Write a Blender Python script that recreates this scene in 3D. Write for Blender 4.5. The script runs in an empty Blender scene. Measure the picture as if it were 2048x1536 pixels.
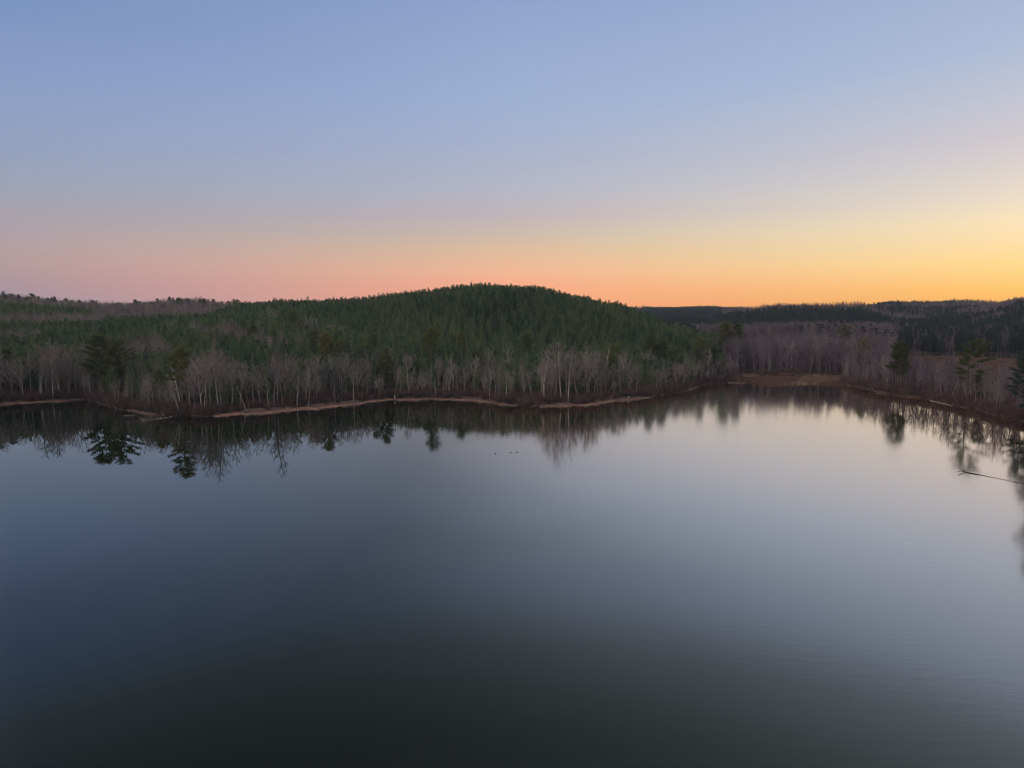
import bpy, math, random
import numpy as np
from mathutils import Vector, Matrix, noise as mnoise

random.seed(7)
rng = np.random.default_rng(7)
R = math.radians
SC = bpy.context.scene
COL = SC.collection

# ------------------------------------------------------------------ camera
H = 33.0                     # drone height above the lake
F = 1384.0                   # focal length in pixels of the 2048 px wide photograph
PITCH = R(6.1)
cam = bpy.data.objects.new('camera', bpy.data.cameras.new('camera'))
COL.objects.link(cam)
SC.camera = cam
cam.data.sensor_width = 36
cam.data.lens = 36 * F / 2048
cam.data.clip_start = 0.5
cam.data.clip_end = 9000
cam.location = (0, 0, H)
cam.rotation_euler = (math.pi / 2 - PITCH, 0, 0)

# ------------------------------------------------------------------ sky and afterglow, added fill behind and overhead, weak low sun
SUN_AZ = 60.0                # degrees to the right of the view
SUN_EL = 0.5
wd = bpy.data.worlds.new('World')
SC.world = wd
wd.use_nodes = True
nt = wd.node_tree
N, L = nt.nodes, nt.links
bg = N['Background']
out = N['World Output']
sky = N.new('ShaderNodeTexSky')
sky.sky_type = 'NISHITA'
sky.sun_disc = False
sky.sun_elevation = R(SUN_EL)
sky.sun_rotation = R(SUN_AZ)
sky.altitude = 100
L.new(sky.outputs[0], bg.inputs[0])
bg.inputs[1].default_value = 0.1


def mth(nt, op, a, b=None, clamp=False):
    n = nt.nodes.new('ShaderNodeMath')
    n.operation = op
    n.use_clamp = clamp
    for i, x in enumerate((a, b)):
        if x is None:
            continue
        if isinstance(x, (int, float)):
            n.inputs[i].default_value = x
        else:
            nt.links.new(x, n.inputs[i])
    return n.outputs[0]


tc = N.new('ShaderNodeTexCoord')
sx = N.new('ShaderNodeSeparateXYZ')
L.new(tc.outputs['Generated'], sx.inputs[0])
az = mth(nt, 'MULTIPLY', mth(nt, 'ARCTAN2', sx.outputs[0], sx.outputs[1]), 180 / math.pi)
el = mth(nt, 'MULTIPLY', mth(nt, 'ARCSINE', sx.outputs[2]), 180 / math.pi)
d = mth(nt, 'ABSOLUTE', mth(nt, 'SUBTRACT', az, SUN_AZ))
d = mth(nt, 'MINIMUM', d, mth(nt, 'SUBTRACT', 360.0, d))
elp = mth(nt, 'DIVIDE', el, 60.0, clamp=True)
TOP = [(27, .15, .20, .29), (33, .090, .128, .16), (41, .085, .12, .15), (49, .75, .80, .86), (56, 1.35, 1.38, 1.42)]  # overhead stops brightened as unseen fill, the band below dimmed to darken reflections
LEFT = [(0, .30, .25, .34), (1.01, .335, .267, .332), (2.01, .352, .266, .329), (3.35, .372, .272, .319), (4.67, .350, .2805, .351), (6.31, .305, .276, .374),
        (8.25, .256, .292, .42), (10.48, .229, .291, .462), (13.57, .206, .289, .491), (16.56, .182, .267, .511),
        (19.3, .15, .24, .47), (24, .14, .23, .46)] + TOP
MID = [(0, 1.05, .34, .16), (0.82, .98, .37, .205), (2.04, .86, .36, .245), (3.25, .77, .40, .278), (4.86, .623, .408, .299),
       (6.05, .505, .394, .357), (7.62, .428, .362, .42), (9.56, .37, .38, .493), (12.58, .322, .369, .537),
       (16.21, .277, .370, .573), (19.66, .259, .347, .564), (22.8, .226, .318, .548)] + TOP
RIGHT = [(0, .86, .42, .03), (0.84, .80, .46, .07), (2.01, .72, .49, .18), (3.34, .71, .545, .258), (4.67, .677, .566, .345),
         (5.98, .692, .586, .416), (7.28, .609, .55, .478), (9.52, .511, .484, .513), (11.4, .456, .44, .518),
         (13.57, .398, .429, .548), (16.55, .314, .3985, .575), (19.3, .291, .377, .55), (24, .25, .34, .54)] + TOP
SUNW = [(e, r * 1.12, g * 1.1, b * 1.05) for e, r, g, b in RIGHT]
BACK_FILL = [(e, r * 2.5, g * 2.45, b * 2.3) for e, r, g, b in [(0, .62, .50, .50), (4, .78, .60, .58), (9, .82, .68, .66), (16, .70, .64, .66), (25, .56, .54, .60), (45, .34, .36, .42), (60, .26, .28, .33)]]  # sky behind the camera, brightened well past dusk as unseen fill for the woods


def ramp(stops):
    n = N.new('ShaderNodeValToRGB')
    cr = n.color_ramp
    while len(cr.elements) > 1:
        cr.elements.remove(cr.elements[-1])
    for i, (e, r, g, b) in enumerate(stops):
        k = cr.elements[0] if i == 0 else cr.elements.new(e / 60)
        k.position = e / 60
        k.color = (r, g, b, 1)
    L.new(elp, n.inputs[0])
    return n.outputs[0]


cur = ramp(SUNW)
for a0, a1, st in ((0, 23.5, RIGHT), (23.5, 60, MID), (60, 96.5, LEFT), (96.5, 175, BACK_FILL)):
    mr = N.new('ShaderNodeMapRange')
    mr.inputs['From Min'].default_value = a0
    mr.inputs['From Max'].default_value = a1
    L.new(d, mr.inputs['Value'])
    mx = N.new('ShaderNodeMix')
    mx.data_type = 'RGBA'
    L.new(mr.outputs[0], mx.inputs['Factor'])
    L.new(cur, mx.inputs['A'])
    L.new(ramp(st), mx.inputs['B'])
    cur = mx.outputs['Result']
bg2 = N.new('ShaderNodeBackground')
L.new(cur, bg2.inputs[0])
bg2.inputs[1].default_value = 1.0
add = N.new('ShaderNodeAddShader')
L.new(bg.outputs[0], add.inputs[0])
L.new(bg2.outputs[0], add.inputs[1])
L.new(add.outputs[0], out.inputs[0])

sun = bpy.data.objects.new('sun', bpy.data.lights.new('sun', 'SUN'))
COL.objects.link(sun)
sun.data.energy = 0.12
sun.data.angle = R(12)
sun.data.color = (1.0, 0.62, 0.36)
sd = Vector((math.sin(R(SUN_AZ)), math.cos(R(SUN_AZ)), math.tan(R(5))))
sun.rotation_euler = sd.to_track_quat('Z', 'Y').to_euler()

SC.view_settings.view_transform = 'Standard'
SC.view_settings.look = 'None'
SC.view_settings.gamma = 1
SC.view_settings.exposure = 0.0
SC.cycles.filter_width = 1.1
SC.cycles.max_bounces = 6
SC.cycles.diffuse_bounces = 2
SC.cycles.glossy_bounces = 3
SC.cycles.transparent_max_bounces = 8


# ------------------------------------------------------------------ where things stand
def ray(u, v):
    a, b = (u - 1024) / F, (768 - v) / F
    return (a, math.cos(PITCH) + b * math.sin(PITCH), b * math.cos(PITCH) - math.sin(PITCH))


def theta_of(u, v=700):
    x, y, _ = ray(u, v)
    return math.atan2(x, y)


def on_water(u, v, z=0.0):
    x, y, w = ray(u, v)
    t = (z - H) / w
    return (x * t, y * t)


def tan_el(u, v):
    x, y, z = ray(u, v)
    return z / math.hypot(x, y)


SH = [(0, 811), (70, 806), (140, 802), (170, 800), (205, 808), (240, 820), (290, 829), (340, 832), (400, 834), (450, 833),
      (520, 829), (600, 822), (700, 812), (750, 804), (788, 801), (850, 800), (900, 801), (950, 803), (1000, 809), (1050, 812),
      (1100, 813), (1160, 813), (1200, 809), (1240, 802), (1300, 795), (1340, 788), (1380, 779), (1420, 769), (1450, 765),
      (1490, 764), (1540, 770), (1600, 768), (1650, 768), (1690, 769), (1730, 778), (1770, 787), (1850, 797), (1900, 808),
      (1950, 820), (2000, 833), (2048, 842)]
sh_t, sh_r = [], []
for u, v in SH:
    x, y = on_water(u, v)
    sh_t.append(math.atan2(x, y))
    sh_r.append(math.hypot(x, y))
pre = [(-180, 75), (-150, 90), (-120, 170), (-90, 260), (-65, 285), (-50, 262), (-42, 252)]
post = [(37.25, 258), (37.45, 240), (37.8, 190), (39, 178), (42, 170), (46, 158), (52, 148), (60, 140), (75, 125), (95, 110), (120, 95), (150, 80), (180, 75)]
sh_t = np.array([R(a) for a, _ in pre] + sh_t + [R(a) for a, _ in post])
sh_r = np.array([b for _, b in pre] + sh_r + [b for _, b in post])

# ground profile behind the shore, one per bearing: (distance, top of the trees in the photograph, tree height)
RR = np.array([0, 30, 60, 100, 140, 180, 220, 260, 300, 360, 420, 500, 600, 700, 850, 1050, 1300, 1700, 2400, 4500], float)


def prof(u, items, flat=None):
    th = theta_of(u, 640)
    rs = float(np.interp(th, sh_t, sh_r))
    pts = [(0, 1.3), (25, 2.6)]
    for it in items:
        if len(it) == 3:
            r, v, h = it
            z = H + r * tan_el(u, v) - h
        else:
            r, z = it
        pts.append((r - rs, z))
    s, z = zip(*pts)
    return th, np.interp(RR, s, z)


FAR = [(1400, 18), (1700, 612, 14), (2000, 30), (4000, 10)]
P = [prof(-500, [(330, 4), (420, 655, 9), (520, 630, 9), (700, 600, 10), (820, 592, 12), (950, 25)] + FAR),
     prof(0, [(310, 5), (410, 655, 9), (500, 634, 10), (600, 613, 9), (690, 601, 10), (770, 590, 13), (850, 588, 13), (980, 25)] + FAR),
     prof(130, [(310, 5), (410, 655, 9), (500, 636, 10), (600, 616, 9), (700, 604, 11), (780, 597, 13), (860, 596, 13), (980, 20)] + FAR),
     prof(250, [(300, 5), (400, 660, 9), (500, 634, 10), (600, 620, 11), (700, 609, 11), (780, 603, 13), (860, 603, 13), (980, 15)] + FAR),
     prof(400, [(290, 5), (370, 670, 9), (450, 640, 9), (520, 624, 10), (600, 615, 11), (700, 607, 12), (780, 598, 13), (850, 600, 13), (960, 10)] + FAR),
     prof(470, [(290, 5), (350, 672, 9), (430, 634, 9), (500, 614, 9), (560, 608, 9), (700, 614, 9), (780, 606, 12), (900, 10)] + FAR),
     prof(560, [(300, 5), (360, 668, 9), (430, 626, 9), (480, 604, 9), (540, 606, 9), (700, 12), (850, 8)] + FAR),
     prof(700, [(310, 6), (370, 658, 9), (420, 620, 9), (465, 595, 9), (520, 597, 9), (650, 14), (850, 8)] + FAR),
     prof(820, [(305, 6), (350, 672, 9), (400, 627, 9), (450, 582, 9), (500, 583, 9), (640, 16), (850, 8)] + FAR),
     prof(950, [(300, 6), (340, 678, 9), (380, 644, 9), (420, 602, 9), (455, 574, 9), (510, 577, 9), (640, 16), (850, 8)] + FAR),
     prof(1060, [(300, 6), (340, 680, 9), (380, 646, 9), (415, 606, 9), (450, 577, 9), (500, 584, 9), (640, 12), (850, 8)] + FAR),
     prof(1160, [(305, 6), (345, 682, 9), (385, 640, 9), (410, 612, 9), (440, 590, 9), (490, 600, 9), (620, 8), (850, 6)] + FAR),
     prof(1230, [(310, 5), (350, 680, 9), (390, 642, 9), (432, 606, 9), (480, 618, 9), (620, 5), (850, 6)] + FAR),
     prof(1290, [(320, 5), (360, 677, 9), (395, 645, 9), (430, 621, 9), (480, 640, 9), (620, 4), (850, 6)] + FAR),
     prof(1350, [(330, 4), (370, 680, 9), (410, 642, 9), (450, 655, 9), (520, 3), (850, 6)] + FAR),
     prof(1410, [(335, 3), (380, 690, 9), (410, 662, 9), (450, 4), (600, 3), (850, 7), (1100, 9), (1400, 615, 14), (1700, 612, 14), (2100, 30), (4000, 10)]),
     prof(1480, [(350, 1), (500, 2), (620, 4), (760, 6), (900, 12), (1080, 607, 12), (1300, 12), (1700, 612, 14), (2100, 30), (4000, 10)]),
     prof(1570, [(370, 1), (500, 2), (620, 4), (760, 7), (900, 16), (1080, 594, 12), (1300, 12), (1700, 10), (4000, 10)]),
     prof(1700, [(370, 1), (500, 2), (620, 4), (760, 7), (900, 14), (1080, 596, 12), (1300, 12), (1700, 10), (4000, 10)]),
     prof(1790, [(330, 1.5), (560, 2), (620, 4), (760, 6), (900, 8), (1100, 605, 12), (1400, 604, 12), (1700, 601, 12), (2100, 30), (4000, 10)]),
     prof(1900, [(330, 1.5), (560, 2), (620, 4), (760, 7), (880, 10), (1100, 608, 12), (1400, 604, 12), (1700, 599, 12), (2100, 30), (4000, 10)]),
     prof(1970, [(330, 1.5), (560, 2), (650, 5), (800, 10), (950, 606, 14), (1050, 605, 14), (1300, 30), (1700, 599, 12), (2100, 30), (4000, 10)]),
     prof(2048, [(330, 1.5), (560, 2), (650, 6), (800, 14), (950, 593, 12), (1050, 592, 12), (1300, 30), (2100, 30), (4000, 10)]),
     prof(2400, [(330, 1.5), (560, 2), (650, 6), (800, 14), (950, 590, 14), (1050, 588, 14), (1300, 30), (2100, 30), (4000, 10)])]
P_t = np.array([p[0] for p in P])
P_z = np.array([p[1] for p in P])
u_knots = np.array([-500] + [u for u in range(-400, 2500, 20)])
t_knots = np.array([theta_of(u, 700) for u in u_knots])


def u_of(th):
    return np.interp(th, t_knots, u_knots)


BEACH_U = [-100, 60, 110, 160, 190, 230, 300, 330, 400, 440, 560, 700, 790, 860, 930, 990, 1020, 1060, 1120, 1200, 1250, 1290, 1330, 1480, 1500, 1690, 1720, 1860, 1900, 2100]
BEACH_W = [3, 3, 1.5, .8, .8, .8, 1.2, 1, 1, 5.5, 5.5, 5, 2.5, 2, 5, 1.5, .6, .6, 3, 4.5, 3, 1.2, .5, .5, 6, 3, .5, .5, 1.2, .4]
CLAY_U = [-100, 90, 150, 180, 235, 250, 300, 330, 405, 440, 760, 900, 970, 1010, 1030, 1060, 1100, 1250, 1300, 1330, 1365, 1385, 1410, 1500, 1700, 1800, 1900, 1960, 2100]
CLAY_W = [1, 1, .5, .1, .1, .6, .6, .1, .1, 1, 1, .6, 1, .8, .15, .1, .9, 1, .5, .1, .2, .8, .1, .1, .15, .1, .3, .1, .0]


def prof_z(th, s):
    """ground height s metres behind the shore along bearing th (before the small unevenness)"""
    th, s = np.atleast_1d(th), np.atleast_1d(s)
    t = np.clip(th, P_t[0], P_t[-1])
    k = np.clip(np.searchsorted(P_t, t) - 1, 0, len(P_t) - 2)
    w = (t - P_t[k]) / (P_t[k + 1] - P_t[k])
    w = w * w * (3 - 2 * w)
    j = np.clip(np.searchsorted(RR, s) - 1, 0, len(RR) - 2)
    q = np.clip((s - RR[j]) / (RR[j + 1] - RR[j]), 0, 1)
    # catmull-rom along the distance, linear between bearings
    def row(kk):
        p1, p2 = P_z[kk, j], P_z[kk, j + 1]
        m1 = (p2 - P_z[kk, np.maximum(j - 1, 0)]) / (RR[j + 1] - RR[np.maximum(j - 1, 0)]) * (RR[j + 1] - RR[j])
        j2 = np.minimum(j + 2, len(RR) - 1)
        m2 = (P_z[kk, j2] - p1) / (RR[j2] - RR[j]) * (RR[j + 1] - RR[j])
        return (2 * q**3 - 3 * q**2 + 1) * p1 + (q**3 - 2 * q**2 + q) * m1 + (-2 * q**3 + 3 * q**2) * p2 + (q**3 - q**2) * m2
    z = row(k) * (1 - w) + row(k + 1) * w
    # outside the view the land is low woodland
    out = np.clip((np.abs(th) - R(50)) / R(25), 0, 1)
    z = z * (1 - out) + np.minimum(z, 6 + s * 0.01) * out
    bw = np.interp(u_of(th), BEACH_U, BEACH_W)
    bw = bw * np.clip(.85 + .4 * np.sin(th * 61 + 1) + .35 * np.sin(th * 143) + .25 * np.sin(th * 331 + 2), .3, 1.7)
    bw = bw * .8
    strand = 0.34 * np.clip(s, 0, None) / bw
    bank = 0.34 + 0.8 * np.clip((s - bw) / 2.5, 0, 1)
    near = np.where(s < bw, strand, bank)
    wq = np.clip((s - bw - 2.5) / 22, 0, 1)
    zz = near * (1 - wq) + z * wq
    marsh = (u_of(th) > 1480) & (u_of(th) < 1700)
    zz = np.where(marsh & (s < 26), np.clip(s, 0, 26) * 0.03 + 0.02, zz)
    return np.where(s < 0, s * 0.12, zz)


def shore_r(x, y):
    th = np.arctan2(x, y)
    r = np.interp(th, sh_t, sh_r)
    # small bays and lips so that the waterline is not a smooth curve
    w = 0.9 * np.sin(th * 97) + 0.6 * np.sin(th * 211 + 1.3) + 0.35 * np.sin(th * 487 + 2.1) + .2 * np.sin(th * 1201)
    return th, r + w


def ground(x, y):
    x, y = np.atleast_1d(np.asarray(x, float)), np.atleast_1d(np.asarray(y, float))
    th, rs = shore_r(x, y)
    s = np.hypot(x, y) - rs
    z = prof_z(th, s)
    amp = np.clip((s - 12) / 60, 0, 1) * 3.0
    bump = (np.sin(x * .031 + 1.7 * np.sin(y * .017)) + np.sin(y * .043 + x * .021 + 2) * .8 + np.sin(x * .09 - y * .07) * .35 + np.sin(x * .011 + y * .013)) * .5
    fine = (np.sin(x * .55 + np.sin(y * .31) * 2) * np.sin(y * .47 + 1)) * .16 * np.clip((s - 1) / 8, 0, 1)
    return z + amp * bump + fine


def gz(x, y):
    return float(ground(x, y)[0])


def at(u, r):
    """point on the land at bearing u (photo column) and distance r"""
    th = theta_of(u, 700)
    x, y = r * math.sin(th), r * math.cos(th)
    return x, y, gz(x, y)


# ------------------------------------------------------------------ materials
def mat(name, build):
    m = bpy.data.materials.new(name)
    m.use_nodes = True
    b = m.node_tree.nodes['Principled BSDF']
    build(m.node_tree, b)
    return m


def noise_node(nt, scale, detail=3, vec=None, rough=.55):
    n = nt.nodes.new('ShaderNodeTexNoise')
    n.inputs['Scale'].default_value = scale
    n.inputs['Detail'].default_value = detail
    n.inputs['Roughness'].default_value = rough
    if vec is not None:
        nt.links.new(vec, n.inputs['Vector'])
    return n.outputs['Fac']


def cramp(nt, fac, stops):
    n = nt.nodes.new('ShaderNodeValToRGB')
    cr = n.color_ramp
    cr.elements[0].position, cr.elements[0].color = stops[0][0], (*stops[0][1], 1)
    cr.elements[1].position, cr.elements[1].color = stops[-1][0], (*stops[-1][1], 1)
    for p, c in stops[1:-1]:
        cr.elements.new(p).color = (*c, 1)
    nt.links.new(fac, n.inputs[0])
    return n.outputs[0]


def mixc(nt, fac, a, b, mode='MIX'):
    n = nt.nodes.new('ShaderNodeMix')
    n.data_type = 'RGBA'
    n.blend_type = mode
    for key, x in (('Factor', fac), ('A', a), ('B', b)):
        if isinstance(x, (int, float)):
            n.inputs[key].default_value = x
        elif isinstance(x, tuple):
            n.inputs[key].default_value = (*x, 1)
        else:
            nt.links.new(x, n.inputs[key])
    return n.outputs['Result']


def plant(c0, c1, c2, rough=.85, patch=.02, thin=0.0):
    """a plant's own colour: varies from plant to plant and in drifts over the land"""
    def f(nt, b):
        oi = nt.nodes.new('ShaderNodeObjectInfo')
        g = nt.nodes.new('ShaderNodeNewGeometry')
        n1 = noise_node(nt, patch, 2, g.outputs['Position'])
        n2 = noise_node(nt, .9, 2, g.outputs['Position'])
        fac = mth(nt, 'ADD', mth(nt, 'MULTIPLY', oi.outputs['Random'], .42), mth(nt, 'MULTIPLY', n1, .5))
        fac = mth(nt, 'ADD', fac, mth(nt, 'MULTIPLY', mth(nt, 'SUBTRACT', n2, .5), .5))
        nt.links.new(cramp(nt, fac, [(.15, c0), (.45, c1), (.8, c2)]), b.inputs['Base Color'])
        b.inputs['Roughness'].default_value = rough
        b.inputs['Specular IOR Level'].default_value = .15
        if thin:                                   # thin needles let some light through
            tl = nt.nodes.new('ShaderNodeBsdfTranslucent')
            ms = nt.nodes.new('ShaderNodeMixShader')
            ms.inputs[0].default_value = thin
            nt.links.new(b.inputs['Base Color'].links[0].from_socket, tl.inputs[0])
            nt.links.new(b.outputs[0], ms.inputs[1])
            nt.links.new(tl.outputs[0], ms.inputs[2])
            nt.links.new(ms.outputs[0], nt.nodes['Material Output'].inputs[0])
    return f


M = {}
M['bark'] = mat('grey_bark', plant((.085, .070, .058), (.195, .163, .138), (.37, .32, .28)))
M['twig'] = mat('bare_twigs', plant((.095, .076, .066), (.19, .152, .132), (.33, .275, .24), patch=.04))
M['mauve'] = mat('shaded_purplish_twigs', plant((.075, .056, .066), (.135, .10, .11), (.21, .16, .16), patch=.02))  # mauve twig copy, darkened too: backlit shade of the right woods in the colour
M['white'] = mat('dead_white_wood', plant((.5, .46, .42), (.62, .58, .54), (.75, .72, .68)))
M['pinebark'] = mat('pine_bark', plant((.07, .05, .04), (.13, .095, .075), (.22, .17, .14)))
M['needle'] = mat('mature_pine_needles', plant((.050, .064, .025), (.108, .120, .045), (.175, .175, .064), thin=.45))
M['young'] = mat('plantation_needles', plant((.022, .050, .034), (.096, .145, .070), (.20, .235, .095), patch=.018, thin=.4))
M['far'] = mat('shaded_far_needles', plant((.016, .030, .026), (.030, .050, .040), (.052, .072, .048), patch=.012, thin=.3))  # darker, bluer needle copy: far and backlit shade put into the colour
M['shrub'] = mat('leafless_shrub_twigs', plant((.055, .032, .030), (.10, .060, .052), (.17, .11, .09)))
M['grass'] = mat('dead_grass', plant((.10, .058, .04), (.20, .13, .085), (.36, .27, .19), patch=.09))
M['sage'] = mat('meadow_broomsedge', plant((.09, .047, .037), (.14, .075, .056), (.21, .125, .09), patch=.02))
M['log'] = mat('pale_driftwood', plant((.09, .065, .05), (.17, .13, .10), (.27, .215, .17)))
M['darklog'] = mat('wet_dark_wood', plant((.015, .012, .012), (.03, .022, .02), (.05, .04, .035)))
M['duck'] = mat('duck_plumage', plant((.02, .018, .015), (.04, .032, .025), (.07, .055, .04)))
M['paint'] = mat('white_paint', plant((.7, .7, .68), (.78, .78, .76), (.82, .82, .8)))


def ground_mat(nt, b):
    g = nt.nodes.new('ShaderNodeNewGeometry')
    pos = g.outputs['Position']
    s = nt.nodes.new('ShaderNodeSeparateXYZ')
    nt.links.new(pos, s.inputs[0])
    big = noise_node(nt, .05, 4, pos)
    mid = noise_node(nt, .45, 4, pos)
    fine = noise_node(nt, 3.0, 3, pos)
    litter = cramp(nt, mth(nt, 'ADD', mth(nt, 'MULTIPLY', big, .5), mth(nt, 'MULTIPLY', mid, .5)),
                   [(.32, (.03, .017, .015)), (.5, (.065, .032, .025)), (.68, (.13, .065, .042))])
    at_ = nt.nodes.new('ShaderNodeAttribute')
    at_.attribute_name = 'meadow'
    mead = cramp(nt, mid, [(.3, (.06, .034, .026)), (.5, (.11, .060, .044)), (.7, (.17, .10, .07))])
    c = mixc(nt, at_.outputs['Fac'], litter, mead)
    clay = cramp(nt, mth(nt, 'ADD', mth(nt, 'MULTIPLY', mid, .6), mth(nt, 'MULTIPLY', fine, .4)),
                 [(.3, (.10, .040, .025)), (.5, (.20, .085, .054)), (.72, (.30, .155, .105))])
    h = mth(nt, 'ADD', s.outputs[2], mth(nt, 'MULTIPLY', mth(nt, 'SUBTRACT', mid, .5), .35))
    mr = nt.nodes.new('ShaderNodeMapRange')
    mr.inputs['From Min'].default_value = .30
    mr.inputs['From Max'].default_value = .42
    nt.links.new(h, mr.inputs['Value'])
    ac = nt.nodes.new('ShaderNodeAttribute')
    ac.attribute_name = 'clay'
    clay = mixc(nt, ac.outputs['Fac'], (.022, .014, .012), clay)
    c = mixc(nt, mr.outputs[0], clay, c)
    # wet rim at the waterline
    mr2 = nt.nodes.new('ShaderNodeMapRange')
    mr2.inputs['From Min'].default_value = .03
    mr2.inputs['From Max'].default_value = .10
    mr2.inputs['To Min'].default_value = .35
    mr2.inputs['To Max'].default_value = 1
    nt.links.new(h, mr2.inputs['Value'])
    vm = nt.nodes.new('ShaderNodeVectorMath')
    vm.operation = 'SCALE'
    nt.links.new(c, vm.inputs[0])
    nt.links.new(mr2.outputs[0], vm.inputs['Scale'])
    nt.links.new(vm.outputs[0], b.inputs['Base Color'])
    b.inputs['Roughness'].default_value = .9
    bp = nt.nodes.new('ShaderNodeBump')
    bp.inputs['Strength'].default_value = .5
    bp.inputs['Distance'].default_value = .2
    nt.links.new(fine, bp.inputs['Height'])
    nt.links.new(bp.outputs[0], b.inputs['Normal'])


M['ground'] = mat('leaf_litter_and_clay', ground_mat)


def water_mat(nt, b):
    g = nt.nodes.new('ShaderNodeNewGeometry')
    pos = g.outputs['Position']
    nt.nodes.remove(b)
    body = nt.nodes.new('ShaderNodeBsdfDiffuse')
    body.inputs[0].default_value = (.0024, .0044, .0010, 1)
    gl = nt.nodes.new('ShaderNodeBsdfGlossy')
    fr = nt.nodes.new('ShaderNodeFresnel')
    fr.inputs[0].default_value = 1.333
    s = nt.nodes.new('ShaderNodeSeparateXYZ')
    nt.links.new(pos, s.inputs[0])
    # breeze: still by the left bank, ruffled in the middle of the lake, in drifting patches
    big = noise_node(nt, .011, 3, pos)
    mr = nt.nodes.new('ShaderNodeMapRange')
    mr.inputs['From Min'].default_value = -70
    mr.inputs['From Max'].default_value = 45
    nt.links.new(mth(nt, 'ADD', s.outputs[0], mth(nt, 'MULTIPLY', mth(nt, 'SUBTRACT', big, .5), 150)), mr.inputs['Value'])
    mr3 = nt.nodes.new('ShaderNodeMapRange')          # calmer again under the right bank
    mr3.inputs['From Min'].default_value = 85
    mr3.inputs['From Max'].default_value = 125
    mr3.inputs['To Min'].default_value = 1
    mr3.inputs['To Max'].default_value = .35
    nt.links.new(s.outputs[0], mr3.inputs['Value'])
    breeze = mth(nt, 'MULTIPLY', mr.outputs[0], mr3.outputs[0])
    rg = mth(nt, 'ADD', mth(nt, 'MULTIPLY', breeze, .085), .012)
    nt.links.new(rg, gl.inputs['Roughness'])
    # reflection gain: near plain water on the left, sky sheen painted brighter towards the right
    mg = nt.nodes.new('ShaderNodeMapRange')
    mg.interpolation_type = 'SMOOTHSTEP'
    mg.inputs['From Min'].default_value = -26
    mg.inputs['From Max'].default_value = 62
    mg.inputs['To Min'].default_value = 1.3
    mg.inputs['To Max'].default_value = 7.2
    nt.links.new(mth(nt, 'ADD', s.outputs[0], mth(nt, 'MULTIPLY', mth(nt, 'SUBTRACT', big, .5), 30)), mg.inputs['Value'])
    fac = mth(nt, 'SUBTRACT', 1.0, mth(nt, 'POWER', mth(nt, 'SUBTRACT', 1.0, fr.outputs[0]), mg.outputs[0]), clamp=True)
    mp = nt.nodes.new('ShaderNodeMapping')
    mp.inputs['Rotation'].default_value = (0, 0, R(22))
    mp.inputs['Scale'].default_value = (.35, 1.3, 1)
    nt.links.new(pos, mp.inputs[0])
    w1 = noise_node(nt, .75, 2, mp.outputs[0])
    w2 = noise_node(nt, 3.2, 2, pos)
    hgt = mth(nt, 'ADD', mth(nt, 'MULTIPLY', w1, 1.0), mth(nt, 'MULTIPLY', w2, .22))
    st = mth(nt, 'ADD', mth(nt, 'MULTIPLY', breeze, .38), .13)
    bp = nt.nodes.new('ShaderNodeBump')
    bp.inputs['Distance'].default_value = .012
    nt.links.new(st, bp.inputs['Strength'])
    nt.links.new(hgt, bp.inputs['Height'])
    mt = nt.nodes.new('ShaderNodeMapRange')              # painted tint of the reflected sky: cool on the left, warmer rightwards
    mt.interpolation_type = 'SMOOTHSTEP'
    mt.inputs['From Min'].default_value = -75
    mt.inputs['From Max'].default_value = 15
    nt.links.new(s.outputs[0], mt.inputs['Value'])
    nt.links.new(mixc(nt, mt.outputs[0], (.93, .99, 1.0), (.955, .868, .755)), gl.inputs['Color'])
    for nd in (body, gl, fr):
        nt.links.new(bp.outputs[0], nd.inputs['Normal'])
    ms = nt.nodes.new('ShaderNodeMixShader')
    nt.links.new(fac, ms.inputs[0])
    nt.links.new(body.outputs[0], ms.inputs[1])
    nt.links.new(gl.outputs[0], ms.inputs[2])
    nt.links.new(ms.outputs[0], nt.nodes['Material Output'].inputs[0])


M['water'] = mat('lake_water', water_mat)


# ------------------------------------------------------------------ mesh helpers
class MB:
    """collects tubes, strips and tufts into one mesh"""
    def __init__(self):
        self.v, self.f = [], []

    def tube(self, pts, rad, n=5):
        v0 = len(self.v)
        m = len(pts)
        for i, p in enumerate(pts):
            a, c = pts[max(i - 1, 0)], pts[min(i + 1, m - 1)]
            d = (c - a)
            d = d.normalized() if d.length > 1e-6 else Vector((0, 0, 1))
            x = d.orthogonal().normalized() if i == 0 else (px - d * px.dot(d)).normalized()
            px = x
            y = d.cross(x)
            for k in range(n):
                t = 2 * math.pi * k / n
                self.v.append(p + (x * math.cos(t) + y * math.sin(t)) * rad[i])
        for i in range(m - 1):
            for k in range(n):
                a, b = v0 + i * n + k, v0 + i * n + (k + 1) % n
                self.f.append((a, b, b + n, a + n))
        self.f.append(tuple(v0 + k for k in reversed(range(n))))
        self.f.append(tuple(v0 + (m - 1) * n + k for k in range(n)))

    def strip(self, a, b, w0, w1, side):
        i = len(self.v)
        self.v += [a - side * w0, a + side * w0, b + side * w1, b - side * w1]
        self.f.append((i, i + 1, i + 2, i + 3))

    def tri(self, a, b, c):
        i = len(self.v)
        self.v += [a, b, c]
        self.f.append((i, i + 1, i + 2))

    def mesh(self, name, *mats):
        me = bpy.data.meshes.new(name)
        me.from_pydata([tuple(p) for p in self.v], [], self.f)
        for m in mats:
            me.materials.append(m)
        return me

    def build(self, name, m, parent=None):
        o = bpy.data.objects.new(name, self.mesh(name, m))
        COL.objects.link(o)
        o.parent = parent
        return o


def rv(s=1.0):
    return Vector((random.uniform(-1, 1), random.uniform(-1, 1), random.uniform(-1, 1))) * s


def tag(o, label=None, cat=None, group=None, kind=None):
    for k, x in (('label', label), ('category', cat), ('group', group), ('kind', kind)):
        if x:
            o[k] = x
    return o


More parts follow.
